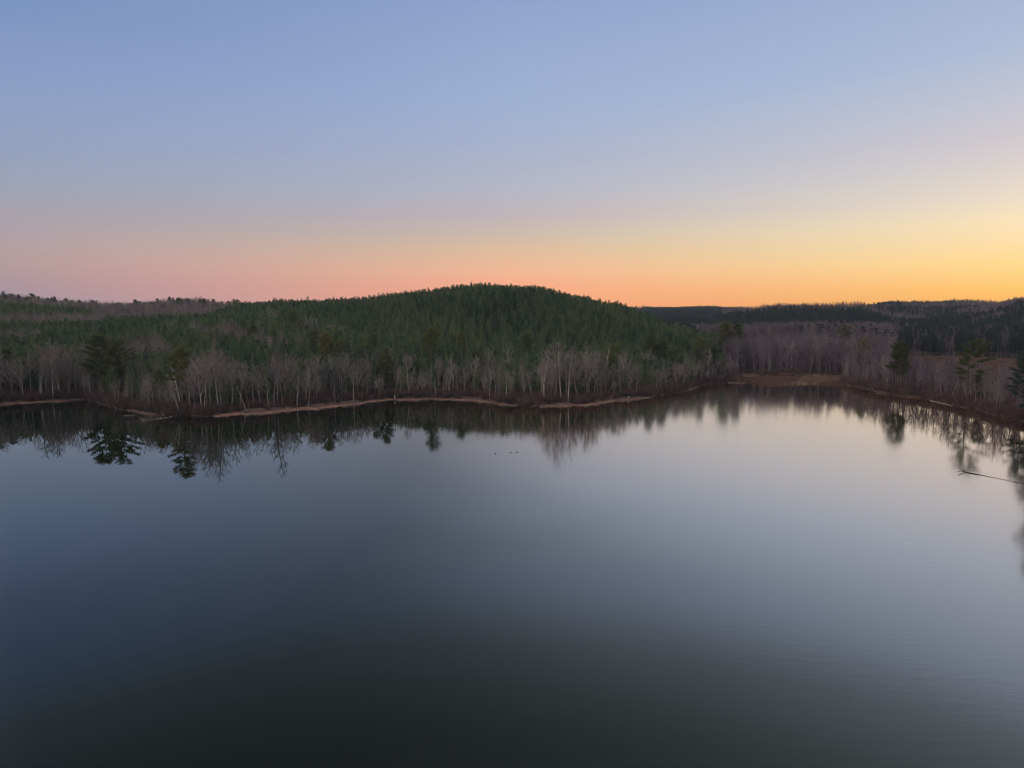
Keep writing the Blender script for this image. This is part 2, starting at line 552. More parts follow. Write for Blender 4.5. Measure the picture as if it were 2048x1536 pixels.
def empty(name, loc=(0, 0, 0), rot=(0, 0, 0)):
    o = bpy.data.objects.new(name, None)
    COL.objects.link(o)
    o.empty_display_size = .3
    o.location = loc
    o.rotation_euler = rot
    return o


def copy_tree(o):
    c = o.copy()
    COL.objects.link(c)
    for ch in o.children:
        k = ch.copy()
        COL.objects.link(k)
        k.parent = c
    return c


# ------------------------------------------------------------------ land and water
def build_land():
    ths = np.concatenate([np.linspace(-math.pi, R(-46), 110, endpoint=False), np.linspace(R(-46), R(46), 720, endpoint=False), np.linspace(R(46), math.pi, 111)[:-1]])
    ss = np.concatenate([[-60, -25, -10, -5, -2.5, -1.2], np.arange(-.6, 9, .6), np.arange(9, 30, 2.5), np.arange(30, 330, 6), np.arange(330, 700, 16), np.geomspace(700, 2350, 24)])
    T, S = np.meshgrid(ths, ss, indexing='ij')
    x0, y0 = np.sin(T), np.cos(T)
    _, rs = shore_r(x0, y0)
    r = rs + S
    X, Y = x0 * r, y0 * r
    Z = ground(X.ravel(), Y.ravel()).reshape(X.shape)
    nt_, ns = T.shape
    v = np.stack([X, Y, Z], -1).reshape(-1, 3)
    i = np.arange(nt_)[:, None] * ns + np.arange(ns - 1)[None, :]
    j = ((np.arange(nt_)[:, None] + 1) % nt_) * ns + np.arange(ns - 1)[None, :]
    f = np.stack([i, i + 1, j + 1, j], -1).reshape(-1, 4)
    me = bpy.data.meshes.new('terrain')
    me.from_pydata(v.tolist(), [], f.tolist())
    me.polygons.foreach_set('use_smooth', np.ones(len(f), bool))
    U = u_of(T)
    md = np.clip((U - 1770) / 40, 0, 1) * np.clip((r - 300) / 25, 0, 1) * np.clip((585 - r) / 10, 0, 1)
    md = np.maximum(md, ((U > 1470) & (U < 1710) & (S < 30) & (S > 0)) * 1.0)
    a = me.attributes.new('meadow', 'FLOAT', 'POINT')
    a.data.foreach_set('value', md.ravel().astype(np.float32))
    cl = np.interp(U, CLAY_U, CLAY_W)
    a = me.attributes.new('clay', 'FLOAT', 'POINT')
    a.data.foreach_set('value', cl.ravel().astype(np.float32))
    me.materials.append(M['ground'])
    o = bpy.data.objects.new('terrain', me)
    COL.objects.link(o)
    tag(o, 'red clay shore and leaf covered wooded slopes round the lake', None, None, 'structure')
    # lake: one sheet
    n = 96
    me = bpy.data.meshes.new('water')
    vs = [(0, 0, 0)]
    for k in range(n):
        t = -math.pi + 2 * math.pi * k / n
        rr = float(np.interp(t, sh_t, sh_r)) + 30
        vs.append((rr * math.sin(t), rr * math.cos(t), 0))
    me.from_pydata(vs, [], [(0, 1 + (k + 1) % n, 1 + k) for k in range(n)])
    me.materials.append(M['water'])
    w = bpy.data.objects.new('water', me)
    COL.objects.link(w)
    tag(w, 'calm dark lake water reflecting the dusk sky and the far bank', None, None, 'structure')


build_land()


# ------------------------------------------------------------------ trees: one mesh set per variety
def wander(p, d, length, n, jit, up=0.0):
    pts = [p.copy()]
    d = d.normalized()
    for i in range(n):
        d = (d + rv(jit) + Vector((0, 0, up))).normalized()
        p = p + d * (length / n)
        pts.append(p.copy())
    return pts


def pick(pts, t):
    x = t * (len(pts) - 1)
    i = min(int(x), len(pts) - 2)
    return pts[i].lerp(pts[i + 1], x - i), (pts[i + 1] - pts[i]).normalized()


def bare_meshes(h, spread, first=.4, forks=0, n1=16, dense=1.0, lean=0.02, tw=.021):
    tr, cr = MB(), MB()
    main = wander(Vector((0, 0, -.4)), Vector((random.uniform(-lean, lean) * 3, random.uniform(-lean, lean) * 3, 1)), h + .4, 9, .07, .05)
    tr.tube(main, [.0155 * h * (1 - .86 * (i / 9) ** .9) * (1.35 if i == 0 else 1) for i in range(10)], 6)
    stems = [(main, first, h)]
    for k in range(forks):
        p, d = pick(main, random.uniform(.3, .55))
        a = random.uniform(0, 6.28)
        q = wander(p, d + Vector((math.cos(a), math.sin(a), 0)) * .45, h * .5, 6, .08, .10)
        tr.tube(q, [.009 * h * (1 - .8 * i / 6) for i in range(7)], 5)
        stems.append((q, .2, h * .5))
    for st, f0, sh in stems:
        m = n1 if st is main else n1 // 2
        for k in range(m):
            t = f0 + (1 - f0) * (k + random.random() * .7) / m
            p, d = pick(st, min(t, .99))
            a = k * 2.4 + random.uniform(-.5, .5)
            out_ = Vector((math.cos(a), math.sin(a), 0))
            ln = spread * (1.05 - .75 * ((t - f0) / (1 - f0)) ** 1.3) * random.uniform(.65, 1.1)
            b = wander(p, out_ + Vector((0, 0, random.uniform(.55, 1.15))), ln, 5, .13, .07)
            cr.tube(b, [.0042 * h * (1 - .8 * i / 5) * (1.1 - .5 * t) for i in range(6)], 3)
            for j in range(int(7 * dense)):
                p2, d2 = pick(b, random.uniform(.2, 1))
                e = wander(p2, d2 + rv(.75) + Vector((0, 0, .25)), ln * random.uniform(.3, .5), 2, .16, .06)
                sd_ = (e[-1] - e[0]).cross(rv()).normalized()
                cr.strip(e[0], e[1], tw * 1.25, tw, sd_)
                cr.strip(e[1], e[2], tw, tw * .55, sd_)
                for q in range(int(5 * dense)):
                    p3, d3 = pick(e, random.uniform(.15, 1))
                    tip = p3 + (d3 + rv(.7) + Vector((0, 0, .25))).normalized() * ln * random.uniform(.13, .27)
                    sd2 = (tip - p3).cross(rv()).normalized()
                    cr.strip(p3, tip, tw * .75, tw * .4, sd2)
    return tr, cr


def tuft(mb, c, rx, rz, n, size, up=.35):
    for k in range(n):
        o = Vector((random.gauss(0, .45) * rx, random.gauss(0, .45) * rx, random.gauss(0, .45) * rz))
        d = (o.normalized() * .8 + rv(.6) + Vector((0, 0, up))).normalized() if o.length > 1e-5 else Vector((0, 0, 1))
        s = d.cross(rv()).normalized() * size * .3
        p = c + o
        mb.tri(p - s, p + s, p + d * size * random.uniform(.7, 1.4))


def pine_meshes(h, first=.45, spread=3.6, nb=34, lean=.03, flat=True, size=.42, asym=0.0):
    """tall old pine: bare trunk, needle plates on spreading limbs, rounded top"""
    tr, cr = MB(), MB()
    main = wander(Vector((0, 0, -.4)), Vector((random.uniform(-lean, lean) * 3, random.uniform(-lean, lean) * 3, 1)), h + .2, 9, .035, .04)
    tr.tube(main, [.0145 * h * (1 - .8 * (i / 9)) for i in range(10)], 7)
    for k in range(5):                                             # dead stubs under the crown
        p, d = pick(main, random.uniform(first * .6, first))
        a = random.uniform(0, 6.28)
        q = wander(p, Vector((math.cos(a), math.sin(a), .1)), random.uniform(.7, 1.8), 3, .1, 0)
        tr.tube(q, [.05, .04, .03, .015], 3)
    for k in range(nb):
        t = first + (1 - first) * ((k + random.random() * .8) / nb)
        p, d = pick(main, min(t, .985))
        a = k * 2.4 + random.uniform(-.6, .6)
        q = (t - first) / (1 - first)
        ln = spread * (math.sin(math.pi * min(1, .22 + .75 * q)) ** .7) * random.uniform(.55, 1.1)
        ln *= 1 + asym * math.cos(a)
        lim = wander(p, Vector((math.cos(a), math.sin(a), .05 + .75 * q)), ln, 4, .1, .04)
        cr.tube(lim, [.07, .055, .045, .03, .02], 3)
        m = max(3, int(ln * 2.6))
        for j in range(m):
            pc, dd = pick(lim, .35 + .65 * (j + .5) / m)
            pc = pc + Vector((random.uniform(-.45, .45), random.uniform(-.45, .45), random.uniform(-.05, .3)))
            tuft(cr, pc, .62, .24 if flat else .4, 22, size)
    tuft(cr, main[-1], .8, .5, 40, size)
    return tr, cr


def young_mesh(h=9.0, rad=1.55, rows=15, per=8, size=.6, seed=0):
    """small dense conical plantation pine, needles and stem in one mesh"""
    mb = MB()
    nt0 = 0
    mb.tube([Vector((0, 0, -.4)), Vector((.03, 0, h * .5)), Vector((0, .02, h * .98))], [.11, .075, .02], 4)
    nt0 = len(mb.f)
    for i in range(rows):
        q = i / (rows - 1)
        z = h * (.16 + .82 * q)
        r = rad * (1 - q * q) ** .8 * random.uniform(.8, 1.12) + .1
        m = max(3, int(per * (1 - .65 * q)))
        a0 = random.uniform(0, 6.28)
        for k in range(m):
            a = a0 + 6.283 * k / m + random.uniform(-.3, .3)
            dr = Vector((math.cos(a), math.sin(a), 0))
            rr = r * random.uniform(.7, 1.15)
            for j in range(3):
                c = Vector((0, 0, z)) + dr * rr * (.3 + .3 * j) + rv(.12)
                for w in range(2):
                    tip = c + (dr * .7 + Vector((0, 0, .75)) + rv(.5)).normalized() * size * random.uniform(.7, 1.3)
                    s = (tip - c).cross(rv()).normalized() * size * .24
                    mb.tri(c - s, c + s, tip)
    tip = Vector((0, 0, h))
    for k in range(5):
        mb.tri(tip + rv(.1) - Vector((0, 0, .35)), tip + rv(.1) - Vector((0, 0, .35)), tip + Vector((0, 0, .5)) + rv(.1))
    return mb, nt0


def shrub_mesh(h=1.7, w=1.3, n=26, tw=.02):
    mb = MB()
    for k in range(n):
        a = random.uniform(0, 6.28)
        e = wander(Vector((math.cos(a) * .2, math.sin(a) * .2, -.1)), Vector((math.cos(a) * w * .5, math.sin(a) * w * .5, h * random.uniform(.5, 1))), h * random.uniform(.6, 1.1), 3, .18, .03)
        sd_ = (e[-1] - e[0]).cross(rv()).normalized()
        for i in range(3):
            mb.strip(e[i], e[i + 1], tw * (1 - .2 * i), tw * (.8 - .2 * i), sd_)
        for j in range(7):
            p, d = pick(e, random.uniform(.3, 1))
            t = p + (d + rv(.8)).normalized() * h * random.uniform(.15, .35)
            mb.strip(p, t, tw * .7, tw * .35, (t - p).cross(rv()).normalized())
    return mb


def grass_mesh(h=.9, w=.8, n=46):
    mb = MB()
    for k in range(n):
        a = random.uniform(0, 6.28)
        p = Vector((random.gauss(0, w * .3), random.gauss(0, w * .3), -.05))
        t = p + Vector((math.cos(a) * .3, math.sin(a) * .3, 1)).normalized() * h * random.uniform(.5, 1.1)
        s = (t - p).cross(rv()).normalized() * .05
        mb.tri(p - s, p + s, t)
    return mb


def zspan(tr, cr):
    return max(p.z for p in tr.v + cr.v)


BARE = []      # (trunk mesh, crown mesh, real height)
specs = [dict(h=14, spread=4.5, first=.34), dict(h=15, spread=3.9, first=.4), dict(h=13, spread=5.2, first=.28, forks=1),
         dict(h=14, spread=3.4, first=.34, forks=2), dict(h=15, spread=3.6, first=.36, n1=20), dict(h=12, spread=4.2, first=.26, forks=1, n1=18),
         dict(h=14, spread=3.6, first=.5), dict(h=13, spread=4.2, first=.3, forks=1, dense=1.25), dict(h=14, spread=2.2, first=.3, n1=20, dense=.8)]
for i, s_ in enumerate(specs):
    t_, c_ = bare_meshes(**s_)
    BARE.append((t_.mesh('trunk', M['bark']), c_.mesh('crown', M['twig']), zspan(t_, c_)))
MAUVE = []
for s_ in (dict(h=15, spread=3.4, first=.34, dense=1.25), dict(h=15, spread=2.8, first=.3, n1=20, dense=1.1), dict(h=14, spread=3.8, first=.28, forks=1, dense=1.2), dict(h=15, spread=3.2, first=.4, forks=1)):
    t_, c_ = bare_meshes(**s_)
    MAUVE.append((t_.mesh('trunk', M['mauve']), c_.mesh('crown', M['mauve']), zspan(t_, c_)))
OLD = []
for s_ in (dict(h=21, first=.45, spread=5.0, nb=40), dict(h=21, first=.36, spread=5.8, nb=50, asym=.25), dict(h=20, first=.58, spread=4.0, nb=28),
           dict(h=21, first=.32, spread=5.0, nb=52), dict(h=20, first=.42, spread=6.4, nb=24, asym=-.3), dict(h=18, first=.28, spread=3.8, nb=42)):
    t_, c_ = pine_meshes(**s_)
    OLD.append((t_.mesh('trunk', M['pinebark']), c_.mesh('crown', M['needle']), zspan(t_, c_)))
for s_ in (dict(h=20, first=.3, spread=3.6, nb=36), dict(h=19, first=.25, spread=3.2, nb=34)):
    t_, c_ = pine_meshes(**s_)
    OLD.append((t_.mesh('trunk', M['pinebark']), c_.mesh('crown', M['far']), zspan(t_, c_)))
YOUNG = []
for k in range(5):
    mb, n0 = young_mesh(h=random.uniform(8.6, 9.6), rad=random.uniform(1.25, 1.6), seed=k)
    me = mb.mesh('young_pine', M['pinebark'], M['young'])
    mi = np.ones(len(mb.f), np.int32)
    mi[:n0] = 0
    me.polygons.foreach_set('material_index', mi)
    YOUNG.append(me)


def make_tree(name, parts, loc, rz, sc, tilt=(0, 0), sz=None):
    o = empty(name, loc, (tilt[0], tilt[1], rz))
    o.scale = (sc, sc, sz or sc)
    for nm, me in (('trunk', parts[0]), ('crown', parts[1])):
        c = bpy.data.objects.new(nm, me)
        COL.objects.link(c)
        c.parent = o
    return o


ORD = ['first', 'second', 'third', 'fourth', 'fifth', 'sixth', 'seventh', 'eighth', 'ninth', 'tenth', 'eleventh', 'twelfth', 'thirteenth',
       'fourteenth', 'fifteenth', 'sixteenth', 'seventeenth', 'eighteenth', 'nineteenth', 'twentieth']


def ordinal(k):
    if k < 20:
        return ORD[k]
    n = k + 1
    return '%d%s' % (n, {1: 'st', 2: 'nd', 3: 'rd'}.get(n % 10 if n % 100 not in (11, 12, 13) else 0, 'th'))


# (shade-darkened needle copy for the far ridges and beyond the meadow is OLD[6] and OLD[7])
# ---- old pines standing above the bare trees: (photo column, photo row of the top, distance, variety, turn, label)
PINES = [
    (-22, 684, 262, 1, 0, 'tall pine cut by the left picture edge above the bare trees'),
    (12, 696, 262, 3, 1, 'olive pine nearest the left edge, half hidden by pale bare trunks'),
    (40, 716, 258, 0, 2, 'slim pine just right of the left edge behind bare trees'),
    (196, 664, 252, 1, 3, 'broad pine with layered branches left of the muddy point'),
    (222, 690, 248, 3, 0, 'lower pine tucked under the broad layered one, left of the point'),
    (246, 674, 250, 4, 2.4, 'pine with flat sprays on the right of the broad layered one'),
    (362, 688, 222, 0, 1.2, 'tall dark pine right behind the leaning white dead tree'),
    (312, 736, 231, 5, 1, 'short dense dark pine left of the leaning white dead tree'),
    (340, 722, 236, 5, 2, 'small pine between bare crowns just behind the leaning white tree'),
    (508, 648, 330, 3, .4, 'bushy yellow green pine beside the pinkish bare crown on the slope'),
    (478, 597, 540, 4, .2, 'flat topped pine standing alone on the left skyline'),
    (590, 616, 372, 2, .6, 'olive pine high on the slope beside grey bare crowns'),
    (604, 636, 362, 3, 2.6, 'second olive pine, just below the one beside grey bare crowns'),
    (655, 660, 279, 3, 1.9, 'rounded pine above pale bare trees of the clay beach'),
    (632, 655, 300, 2, .9, 'thin pine with a tufted top left of the rounded one'),
    (684, 676, 300, 5, 0, 'small flat olive pine right of the rounded one'),
    (745, 664, 300, 2, 3.1, 'pine with long naked trunk and high crown above the bay'),
    (764, 694, 264, 5, 2.1, 'green pine in front of a pale bare crown at the bay'),
    (728, 742, 262, 5, 2.9, 'low narrow green pine among trunks near the end of the beach'),
    (866, 652, 288, 2, 1.4, 'high crowned pine on the longest bare trunk over the bay'),
    (850, 668, 312, 2, 2.2, 'pine with bare trunk left of the longest trunked one'),
    (924, 662, 300, 2, 5.4, 'high crowned pine on a bare trunk right of the forked snag'),
    (992, 598, 404, 3, 0, 'lone large pine rising out of the plantation below the summit'),
    (1012, 606, 408, 5, 1, 'smaller old pine touching the lone large one below the summit'),
    (1050, 664, 318, 2, 3.7, 'wispy pine top showing above the middle of the plantation edge'),
    (960, 700, 280, 4, 1.5, 'leaning olive pine at the left end of the rounded headland'),
    (1238, 682, 292, 4, 2.0, 'broad olive pine over the right end of the rounded headland'),
    (1212, 694, 286, 5, 2.8, 'small pine left of the broad olive one on the headland'),
    (1300, 668, 312, 3, .7, 'tall pine with drooping sprays on the right foot of the hill'),
    (1326, 678, 310, 3, 1.8, 'dense pine close right of the drooping one'),
    (1352, 690, 318, 5, 2.2, 'short pine at the right foot of the hill'),
    (1402, 672, 332, 0, .3, 'spreading pine where the hill meets the cove'),
    (1424, 690, 336, 5, .9, 'lower pine beside the spreading one at the cove'),
    (1452, 640, 362, 3, 1.1, 'tall dark pine left of a pair at the head of the cove'),
    (1472, 642, 368, 0, 2.1, 'tall pine right of a pair at the head of the cove'),
    (1682, 650, 400, 4, 2.9, 'dark round headed pine above the bare woods behind the marsh'),
    (1600, 634, 640, 6, 2.0, 'far dark pine over the bare woods behind the marsh'),
    (1722, 676, 332, 5, 1.1, 'dim green pine half hidden in bare trees right of the marsh'),
    (1738, 646, 520, 7, 1.0, 'small distant pine above bare crowns right of the marsh'),
    (1806, 680, 271, 1, 2.6, 'layered pine on the right bank, left of the lone wide pine'),
    (1936, 674, 237, 4, 3.0, 'lone wide pine with flat layered crown on the right bank'),
    (1964, 738, 236, 5, .4, 'short dark pine at the foot of the lone wide pine'),
    (2040, 700, 215, 6, 1.0, 'dark pine cut by the right picture edge'),
    (2078, 694, 196, 7, .2, 'tall pine just past the right picture edge on the bank'),
    (2112, 692, 152, 6, 2.2, 'broad dark pine on the near cape outside the right edge'),
    (2140, 650, 150, 0, .2, 'dense pine outside the right edge near the bank'),
    (2215, 640, 165, 0, .9, 'tall pine further past the right picture edge on the bank'),
    (2330, 600, 158, 3, .9, 'large pine on the near right bank past the picture edge'),
]
old_xy = []
for (u, v, r, k, rz, lab) in PINES:
    r = r / math.cos(theta_of(u))
    x, y, z = at(u, r)
    top = H + r * tan_el(u, v)
    sc = (top - z) / OLD[k][2]
    sw = sc if sc > .75 else .5 * sc + .38
    o = make_tree('old_pine', OLD[k], (x, y, z - .1), rz, sw, sz=sc)
    tag(o, lab, 'pine tree', 'old pines standing among the bare trees')
    old_xy.append((x, y))
old_xy = np.array(old_xy)


# ---- the leaning white dead tree and other snags
def snag(u, r, v, tilt, lab, m='white', k=6, w=.055, w0=.2):
    r = r / math.cos(theta_of(u))
    x, y, z = at(u, r)
    hh = H + r * tan_el(u, v) - z
    t_, limbs_ = MB(), []
    main = wander(Vector((0, 0, -.4)), Vector((0, 0, 1)), hh, 7, .05, .04)
    t_.tube(main, [w0 * (1 - .8 * i / 7) for i in range(8)], 6)
    for j in range(k):
        p, d_ = pick(main, random.uniform(.45, .97))
        a = math.pi + random.uniform(-1.2, 1.2) if tilt else random.uniform(0, 6.28)
        b = wander(p, Vector((math.cos(a), math.sin(a) * .5, random.uniform(-.1, .9))), random.uniform(1.2, 3.2), 4, .16, .04)
        c_ = MB()
        limbs_.append(c_)
        c_.tube(b, [w, w * .8, w * .6, w * .45, w * .25], 4)
        for q in range(3):
            p2, d2 = pick(b, random.uniform(.4, 1))
            b2 = wander(p2, d2 + rv(.7), random.uniform(.4, 1.1), 2, .1, 0)
            c_.tube(b2, [w * .45, w * .3, w * .15], 3)
    o = empty('dead_tree', (x, y, z), (0, tilt, 0))
    t_.build('trunk', M[m], o)
    for c_ in limbs_:
        c_.build('limb', M[m], o)
    tag(o, lab, 'dead tree')


snag(357, 223, 732, R(-9), 'leaning white dead tree with broken limbs at the muddy point', k=9)
snag(906, 266, 704, 0, 'pale forked dead snag with stubby limbs over the bay', 'bark', 9)
snag(486, 221, 768, R(-10), 'short pale crooked dead stem at the left end of the beach', 'bark', 4, .04, .13)
snag(1819, 266, 752, R(-8), 'pale leaning dead trunk under the layered pine on the right bank', 'bark', 4)
snag(1972, 243, 745, R(4), 'pale thin dead trunk right of the short dark pine', 'bark', 5)
snag(1313, 283, 748, 0, 'thin grey dead pole standing at the waterline by the driftwood', 'bark', 3, .03)

# ---- bare hardwoods
pts = []


def scatter(n_try, u0, u1, s0, s1, dmin, fn=None, kind=0, maxn=99999):
    """dart throwing in a strip along the shore"""
    cell = {}
    for k, p in enumerate(pts):
        cell.setdefault((int(p[0] // 6), int(p[1] // 6)), []).append(p)
    t0, t1 = theta_of(u0), theta_of(u1)
    c = 0
    for _ in range(n_try):
        th = random.uniform(t0, t1)
        s = random.uniform(s0, s1)
        r = float(shore_r(math.sin(th), math.cos(th))[1]) + s
        x, y = r * math.sin(th), r * math.cos(th)
        if fn and not fn(float(u_of(th)), s, r, x, y):
            continue
        ci, cj = int(x // 6), int(y // 6)
        ok = True
        for a in (-1, 0, 1):
            for b in (-1, 0, 1):
                for q in cell.get((ci + a, cj + b), ()):
                    if (q[0] - x) ** 2 + (q[1] - y) ** 2 < dmin * dmin:
                        ok = False
                        break
        if not ok or (np.hypot(old_xy[:, 0] - x, old_xy[:, 1] - y).min() < 1.6):
            continue
        p = (x, y, float(u_of(th)), s, r)
        pts.append(p)
        cell.setdefault((ci, cj), []).append(p)
        c += 1
        if c >= maxn:
            break


bw_at = lambda u: float(np.interp(u, BEACH_U, BEACH_W))
PV = [(p[0], p[2] / math.cos(theta_of(p[0]))) for p in PINES] + [(350, 262), (352, 262), (906, 270)]


def clump(x, y):
    return math.sin(x * .13 + 2 * math.sin(y * .09)) * math.sin(y * .17 + 1 + math.sin(x * .07))


def hides_pine(u, r):
    return any(abs(u - pu) < 30 and r < pr for pu, pr in PV)


front = lambda u, s, r, x, y: s > bw_at(u) + .3 and clump(x, y) > -.75 and not (hides_pine(u, r) and random.random() < .8)
DEPTH_U = [-400, 0, 100, 170, 240, 400, 600, 760, 850, 930, 1050, 1180, 1260, 1400, 1480]
DEPTH_S = [34, 34, 30, 22, 30, 46, 40, 34, 30, 34, 44, 44, 40, 34, 30]
belt = lambda u, s, r, x, y: s > bw_at(u) + 1 and clump(x, y) > -.42 and not (hides_pine(u, r) and random.random() < .75) and s < float(np.interp(u, DEPTH_U, DEPTH_S)) and not (150 < u < 215 and s < 16)
scatter(4200, -40, 1478, .8, 13, 2.5, front)
scatter(6500, -330, 1480, 8, 48, 3.4, belt)
scatter(2600, 1690, 2200, .6, 14, 2.1, front)
scatter(4200, 1690, 2600, 2, 75, 2.8, front)
scatter(2600, 1430, 1800, 30, 75, 3.3)
for u, v, r_, k, lab in ((468, 640, 318, 2, 'broad pinkish bare crown standing alone on the dark pine slope'), (486, 652, 316, 5, 'bare tree touching the right of the broad pinkish crown'),
                         (546, 610, 392, 2, 'tall greyish bare tree high on the slope under the left hill skyline'), (526, 622, 384, 7, 'bare tree just left of the tall greyish one on the slope'),
                         (632, 652, 306, 1, 'slim pale bare tree beside the rounded pine'), (706, 676, 300, 8, 'slender bare crown over the dark pines left of the bay'),
                         (432, 664, 262, 4, 'tallest slender bare tree behind the left end of the beach'), (320, 668, 268, 2, 'tall pinkish bare tree behind the muddy point')):
    r_ = r_ / math.cos(theta_of(u))
    x, y, z = at(u, r_)
    hh_ = H + r_ * tan_el(u, v) - z
    o = make_tree('bare_tree', BARE[k], (x, y, z - .1), k * 1.3, hh_ / BARE[k][2] * 1.05, sz=hh_ / BARE[k][2])
    tag(o, lab, 'bare tree', 'leafless trees along the lake shore')
    o['_n'] = 0
pts.sort(key=lambda p: p[4])
inview = [p for p in pts if -15 < p[2] < 2063]
# the 280 nearest of those one can see are things of their own
near = [p for p in inview if p[3] < 26 or p[2] > 1700][:560]
random.shuffle(near)
near = sorted(near, key=lambda p: p[3] + (0 if p[2] < 1500 else -4))[:280]
near_set = set(id(p) for p in near)
rest = [p for p in pts if id(p) not in near_set]

STRETCH = [(60, 'by the left picture edge'), (165, 'on the left bank'), (300, 'left of the muddy point'), (400, 'on the muddy point'),
           (480, 'at the left beach end'), (560, 'over the widest clay beach'), (640, 'over the middle clay beach'),
           (720, 'over the narrowing clay beach'), (800, 'by the white post'), (880, 'left side of the bay'),
           (960, 'right side of the bay'), (1040, 'behind the sunken brush'), (1120, 'on the rounded headland'),
           (1200, 'at the headland tip beach'), (1270, 'left of the driftwood pole'), (1340, 'right of the driftwood pole'),
           (1410, 'below the hill foot'), (1500, 'at the cove mouth'), (1700, 'behind the marsh'),
           (1780, 'right of the marsh'), (1860, 'around the layered pine'), (1925, 'left of lone wide pine'),
           (1990, 'right of lone wide pine'), (9999, 'by the right picture edge')]
LOOK = ['round crowned', 'narrow', 'wide forked', 'many stemmed', 'slim upright', 'low spreading', 'high crowned', 'dense twigged', 'feathery']


def stretch(u):
    for a, t in STRETCH:
        if u < a:
            return t


near.sort(key=lambda p: p[2])


def tall_at(u):
    return float(np.interp(u, [-50, 110, 200, 300, 450, 600, 720, 800, 880, 960, 1100, 1220, 1300, 1450, 1650, 1750, 1900, 2100],
                           [18.5, 18, 12, 16, 17.5, 17, 17, 16, 14, 15.5, 17.5, 17.5, 15, 14.5, 15, 13.5, 14, 16]))


cnt = {}
hts = [tall_at(p[2]) for p in near]
for p, hh in zip(near, hts):
    x, y, u, s, r = p
    k = random.randrange(len(BARE))
    kit = BARE[k]
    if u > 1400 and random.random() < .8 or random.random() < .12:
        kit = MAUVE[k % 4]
    h_ = hh * random.choice([random.uniform(.8, 1.1), random.uniform(.5, .9), random.uniform(.85, 1.2)])
    h_ *= 1 + .16 * math.sin(x * .11 + math.sin(y * .13) * 2)
    if s < 5:
        h_ *= .9
    if hides_pine(u, r):
        h_ *= .75
    sc = h_ / kit[2]
    tilt = (random.gauss(0, .03), random.gauss(0, .04))
    if s < 6 and random.random() < .3:
        tilt = (random.uniform(.06, .18), random.gauss(0, .1))    # leans out over the water
    o = make_tree('bare_tree', kit, (x, y, gz(x, y) - .1), random.uniform(0, 6.28), sc * random.uniform(.9, 1.1), tilt, sz=sc)
    if s < 6:
        o.rotation_mode = 'XYZ'
    size = 'tall' if h_ > hh * 1.02 else ('small' if h_ < hh * .72 else 'medium')
    row = 'front row' if s < 9 else ('middle row' if s < 17 else 'back row')
    key = (size, LOOK[k], row, stretch(u))
    n_ = cnt.get(key, 0)
    cnt[key] = n_ + 1
    lab = '%s %s bare tree, %s, %s' % (size, LOOK[k], row, stretch(u))
    o['_n'] = n_
    tag(o, lab, 'bare tree', 'leafless trees along the lake shore')
byl = {}
for o in list(COL.objects):
    if o.get('category') == 'bare tree':
        byl.setdefault(o['label'], []).append(o)
for lab, os_ in byl.items():
    if len(os_) > 1:
        for i, o in enumerate(os_):
            o['label'] = ORD[i] + ' from left, ' + lab
    for o in os_:
        del o['_n']


# ------------------------------------------------------------------ masses nobody could count
def instancer(name, pos, rot, scl, idx, sources, label):
    """one object whose points carry whole plants; each source is a list of objects joined into one plant"""
    me = bpy.data.meshes.new(name)
    me.from_pydata([tuple(map(float, p)) for p in pos], [], [])
    for nm, dt, arr in (('rot', 'FLOAT', rot), ('scl', 'FLOAT', scl), ('idx', 'INT', idx)):
        a = me.attributes.new(nm, dt, 'POINT')
        a.data.foreach_set('value', np.asarray(arr, np.float32 if dt == 'FLOAT' else np.int32))
    o = bpy.data.objects.new(name, me)
    COL.objects.link(o)
    g = bpy.data.node_groups.new(name, 'GeometryNodeTree')
    g.interface.new_socket('Geometry', in_out='INPUT', socket_type='NodeSocketGeometry')
    g.interface.new_socket('Geometry', in_out='OUTPUT', socket_type='NodeSocketGeometry')
    gn, gl = g.nodes, g.links
    gi, go = gn.new('NodeGroupInput'), gn.new('NodeGroupOutput')
    allj = gn.new('GeometryNodeJoinGeometry')
    for src in reversed(sources):
        j = gn.new('GeometryNodeJoinGeometry')
        for so in src:
            oi = gn.new('GeometryNodeObjectInfo')
            oi.inputs[0].default_value = so
            gl.new(oi.outputs['Geometry'], j.inputs[0])
        gt = gn.new('GeometryNodeGeometryToInstance')
        gl.new(j.outputs[0], gt.inputs[0])
        gl.new(gt.outputs[0], allj.inputs[0])

    def attr(nm, t):
        n = gn.new('GeometryNodeInputNamedAttribute')
        n.data_type = t
        n.inputs[0].default_value = nm
        return n.outputs[0]
    ip = gn.new('GeometryNodeInstanceOnPoints')
    gl.new(gi.outputs[0], ip.inputs['Points'])
    gl.new(allj.outputs[0], ip.inputs['Instance'])
    ip.inputs['Pick Instance'].default_value = True
    gl.new(attr('idx', 'INT'), ip.inputs['Instance Index'])
    cx = gn.new('ShaderNodeCombineXYZ')
    gl.new(attr('rot', 'FLOAT'), cx.inputs[2])
    gl.new(cx.outputs[0], ip.inputs['Rotation'])
    gl.new(attr('scl', 'FLOAT'), ip.inputs['Scale'])
    gl.new(ip.outputs[0], go.inputs[0])
    md = o.modifiers.new('plants', 'NODES')
    md.node_group = g
    tag(o, label, None, None, 'stuff')
    return o


